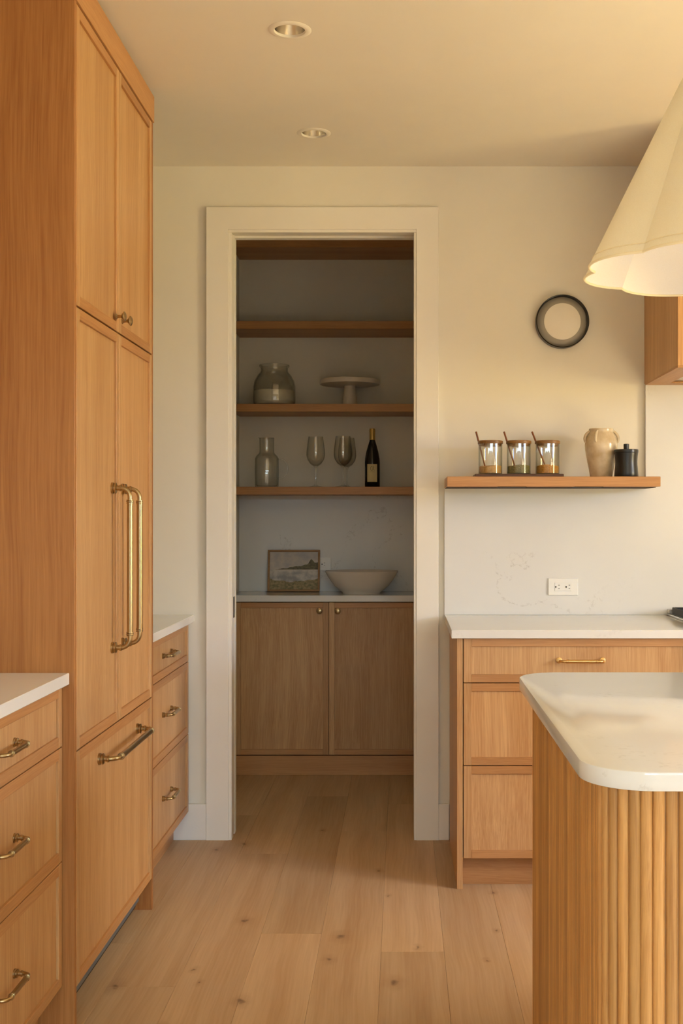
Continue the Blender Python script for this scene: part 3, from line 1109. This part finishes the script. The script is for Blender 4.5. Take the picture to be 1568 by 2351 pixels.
for z0, lb in ((1.4265, 'lowest pantry shelf, carrying the jug, stemmed glasses and bottle'), (1.850, 'second pantry shelf up, carrying glass jar and cake stand'),
               (2.273, 'empty dark oak pantry shelf, third from the counter'), (2.690, 'topmost pantry shelf just under the door head')):
    tag(MB().box(PL + .001, PR - .001, SHY, PB - .001, z0, z0 + .040, bev=.0015).build('pantry_shelf', OAK_X, at=(-.37, 6.18, z0)), 'oak ' + lb if 'oak' not in lb else lb, 'shelf', 'pantry shelves')

Z1, Z2, ZC = 1.4668, 1.8903, .9153
# jar of flour
x, y = -.665, 6.175
j = thing('storage_jar', (x, y, Z2), 'wide glass jar part filled with white flour', 'jar')
MB().lathe([(0, 0), (.100, 0), (.107, .006), (.110, .03), (.1095, .10), (.104, .130), (.088, .160), (.074, .176), (.070, .186), (.071, .200), (.078, .207), (.078, .215), (.074, .217), (.067, .208),
            (.066, .186), (.071, .174), (.085, .157), (.100, .128), (.1060, .10), (.1065, .03), (.103, .008), (.098, .005), (0, .005)], (x, y, Z2), seg=56).build('glass_body', GLASS, j, smooth=True, angle=60)
MB().lathe([(0, .0056), (.097, .0056), (.1025, .010), (.1058, .032), (.1054, .080), (.09, .083), (.05, .081), (0, .084)], (x, y, Z2), seg=48).build('contents', FLOUR, j, smooth=True)
# cake stand
x, y = -.2707, 6.172
c = thing('cake_stand', (x, y, Z2), 'cream ceramic pedestal cake stand', 'cake stand')
MB().lathe([(0, 0), (.043, 0), (.043, .004), (.039, .02), (.034, .06), (.030, .098), (.030, .106), (0, .106)], (x, y, Z2), seg=40).build('pedestal', CERAM, c, smooth=True)
MB().lathe([(0, .1062), (.05, .1062), (.145, .111), (.1555, .113), (.1575, .118), (.1565, .136), (.154, .1375), (.150, .132), (0, .130)], (x, y, Z2), seg=64).build('plate', CERAM, c, smooth=True, angle=40)
# jug
x, y = -.7036, 6.165
g = thing('glass_jug', (x, y, Z1), 'ribbed clear glass jug with loop handle and narrow neck', 'jug')


def ribbed(profile_out, profile_in, c, seg=72, rib=.0016, zr=(.0, .15)):
    m = MB()
    vs, fs = [], []
    P = profile_out + profile_in
    for r_, h in P:
        for i in range(seg):
            a = 2 * PI * i / seg
            on = (r_, h) in profile_out and zr[0] <= h <= zr[1]
            rr = r_ + (rib * (1 if i % 3 == 0 else -.3) if on else 0)
            vs.append((c[0] + rr * math.cos(a), c[1] + rr * math.sin(a), c[2] + h))
    for k in range(len(P) - 1):
        for i in range(seg):
            q = (i + 1) % seg
            fs.append((k * seg + i, k * seg + q, (k + 1) * seg + q, (k + 1) * seg + i))
    fs.append(tuple(range(seg))[::-1])
    fs.append(tuple((len(P) - 1) * seg + i for i in range(seg)))
    m.raw(vs, fs)
    return m


ribbed([(.052, 0), (.058, .003), (.060, .01), (.061, .08), (.060, .150), (.055, .163), (.044, .174), (.0385, .182), (.0378, .20), (.0385, .255), (.0395, .2575)],
       [(.0375, .2578), (.0362, .254), (.0355, .20), (.0362, .181), (.042, .1715), (.053, .160), (.0575, .148), (.0585, .08), (.0575, .012), (.050, .006)], (x, y, Z1)).build('glass_body', GLASS, g, smooth=True, angle=60)
hp = []
for k in range(15):
    u = k / 14
    a = PI * (.5 - u)
    hp.append((x + .0585 + .050 * math.cos(a) ** .8 if 0 < k < 14 else x + .0585, y, Z1 + .098 + .052 * math.sin(a)))
MB().tube(hp, .0046, 12).build('loop_handle', GLASS, g, smooth=True)
MB().lathe([(.030, 0), (.0390, .0), (.0405, .003), (.0395, .0035)], (x - .004, y - .004, Z1 + .256), seg=40).build('spout_lip', GLASS, g, smooth=True)


# stemmed glasses
def wine_glass(x, y, label):
    w = thing('wine_glass', (x, y, Z1), label, 'glass', 'stemmed glasses on the pantry shelf')
    MB().lathe([(0, 0), (.040, 0), (.041, .0015), (.030, .004), (.010, .008), (.0052, .016), (.0040, .04), (.0040, .085), (.0055, .100), (.011, .108), (.028, .120), (.043, .142), (.0485, .165), (.0475, .19),
                (.0425, .23), (.0375, .2625), (.0365, .2625), (.0413, .23), (.0462, .19), (.0472, .165), (.0418, .143), (.027, .1225), (.010, .112), (0, .110)], (x, y, Z1), seg=48).build('glass_body', GLASS, w, smooth=True, angle=70)
    return w


wine_glass(-.4456, 6.13, 'clear stemmed wine glass nearest the ribbed jug')
wine_glass(-.3025, 6.10, 'clear stemmed wine glass at the shelf front, middle of the three')
wine_glass(-.288, 6.235, 'clear stemmed wine glass tucked behind another, nearest the bottle')
# bottle
x, y = -.1524, 6.15
bt = thing('wine_bottle', (x, y, Z1), 'dark wine bottle with gold foil neck and cream label', 'bottle')
MB().lathe([(0, .004), (.030, 0), (.037, .001), (.0395, .005), (.0395, .130), (.038, .150), (.032, .183), (.0225, .218), (.0155, .240), (.0138, .255), (.0135, .300), (0, .300)], (x, y, Z1), seg=48).build('glass_body', BOTTLE, bt, smooth=True, angle=60)
MB().lathe([(.0150, .246), (.0146, .285), (.0152, .286), (.0152, .298), (.0140, .3048), (0, .305), (0, .303), (.0136, .300), (.0138, .246)], (x, y, Z1), seg=32, closed=False).build('foil_capsule', FOIL, bt, smooth=True)
vs, fs = [], []
for i in range(17):
    a = math.radians(-90 - 40 + 80 * i / 16)
    for z in (.027, .119):
        vs.append((x + .0400 * math.cos(a), y + .0400 * math.sin(a), Z1 + z))
for i in range(16):
    fs.append((2 * i, 2 * i + 2, 2 * i + 3, 2 * i + 1))
lb = MB().raw(vs, fs).build('paper_label', PAPER, bt, smooth=True, fixn=True)


def on_bottle(u, z):
    a = -PI / 2 + u / .0404
    return (x + .0404 * math.cos(a), y + .0404 * math.sin(a), Z1 + z)


ink = MB()
ink.tube([on_bottle(-.003 + .0065 * math.cos(t), .096 + .010 * math.sin(t)) for t in [math.radians(60 + 25 * k) for k in range(11)]], .0007, 6)
ink.tube([on_bottle(*p) for p in ((.003, .086), (.0035, .096), (.004, .107), (.008, .106), (.010, .102), (.007, .098), (.004, .097), (.008, .091), (.012, .087))], .0007, 6)
ink.tube([on_bottle(-.012 + .0015 * k, .078) for k in range(17)], .0004, 6)
ink.build('label_mark', INK, lb, smooth=True)
# bowl
x, y = -.2087, 6.150
tag(MB().lathe([(0, .004), (.088, .004), (.091, 0), (.098, 0), (.100, .006), (.116, .018), (.143, .042), (.164, .070), (.180, .096), (.1905, .115), (.191, .1165), (.188, .118), (.186, .1165),
                (.175, .097), (.158, .072), (.136, .045), (.10, .020), (.05, .012), (0, .010)], (x, y, ZC), seg=72, sy=.80).build('serving_bowl', CERAM_W, smooth=True, angle=60, at=(x, y, ZC)),
    'wide oval white glazed bowl on the pantry counter', 'bowl')


# framed picture leaning on the wall
def painting():
    k = NT('painted_lake_landscape')
    tc = k.n('ShaderNodeTexCoord')
    sp = k.n('ShaderNodeSeparateXYZ')
    k.l(tc.outputs['Generated'], sp.inputs[0])
    n = k.n('ShaderNodeTexNoise', Scale=5.0, Detail=5.0)
    k.l(tc.outputs['Generated'], n.inputs['Vector'])
    n2 = k.n('ShaderNodeTexNoise', Scale=16.0, Detail=3.0)
    k.l(tc.outputs['Generated'], n2.inputs['Vector'])
    X, Z = sp.outputs['X'], sp.outputs['Z']
    w = k.math('MULTIPLY', k.math('SUBTRACT', n.outputs[0], .5), .16)
    zz = k.math('ADD', Z, w)
    sky = k.mix(k.rng(n.outputs[0], .35, .65), srgb(176, 168, 164), srgb(206, 192, 174))
    water = k.mix(k.rng(n.outputs[0], .4, .6), srgb(158, 152, 146), srgb(206, 196, 182))
    land = k.mix(k.rng(n2.outputs[0], .35, .65), srgb(120, 112, 70), srgb(176, 150, 104))
    hill = k.mix(k.rng(n2.outputs[0], .35, .65), srgb(84, 76, 54), srgb(124, 112, 78))
    c = k.mix(k.rng(zz, .525, .53), water, sky)
    # far shore: rises towards the right
    ridge = k.math('ADD', k.math('MULTIPLY', X, .22), .50)
    tree = k.math('MULTIPLY', k.rng(k.math('ABSOLUTE', k.math('SUBTRACT', X, .86)), .0, .07, .13, 0), 1.0)
    ridge = k.math('ADD', ridge, tree)
    under = k.rng(k.math('SUBTRACT', k.math('ADD', ridge, w), Z), 0, .02)
    above = k.rng(k.math('SUBTRACT', Z, .525), 0, .01)
    c = k.mix(k.math('MULTIPLY', under, above), c, hill)
    near = k.rng(k.math('SUBTRACT', k.math('ADD', k.math('MULTIPLY', k.math('ABSOLUTE', k.math('SUBTRACT', X, .45)), .18), .20), zz), 0, .02)
    c = k.mix(near, c, land)
    k.l(c, k.b.inputs['Base Color'])
    k.set(Roughness=.55)
    return k.m


fx, fw, fh, lean = -.573, .277, .222, math.radians(9)
pf = thing('picture_frame', (fx, 6.256, ZC), 'small wood-framed lake landscape painting leaning on the pantry wall', 'picture')
fr = [MB().box(fx - fw / 2, fx + fw / 2, 6.256, 6.274, ZC, ZC + .0105, bev=.001), MB().box(fx - fw / 2, fx + fw / 2, 6.256, 6.274, ZC + fh - .0105, ZC + fh, bev=.001),
      MB().box(fx - fw / 2, fx - fw / 2 + .0105, 6.256, 6.274, ZC + .0106, ZC + fh - .0106, bev=.001), MB().box(fx + fw / 2 - .0105, fx + fw / 2, 6.256, 6.274, ZC + .0106, ZC + fh - .0106, bev=.001)]
for q in fr:
    q.build('frame_side', FRAMEWOOD, pf)
MB().box(fx - fw / 2 + .0106, fx + fw / 2 - .0106, 6.263, 6.272, ZC + .0108, ZC + fh - .0108).build('painting', painting(), pf)
pf.rotation_euler = (-lean, 0, 0)
pf.location.z += .003
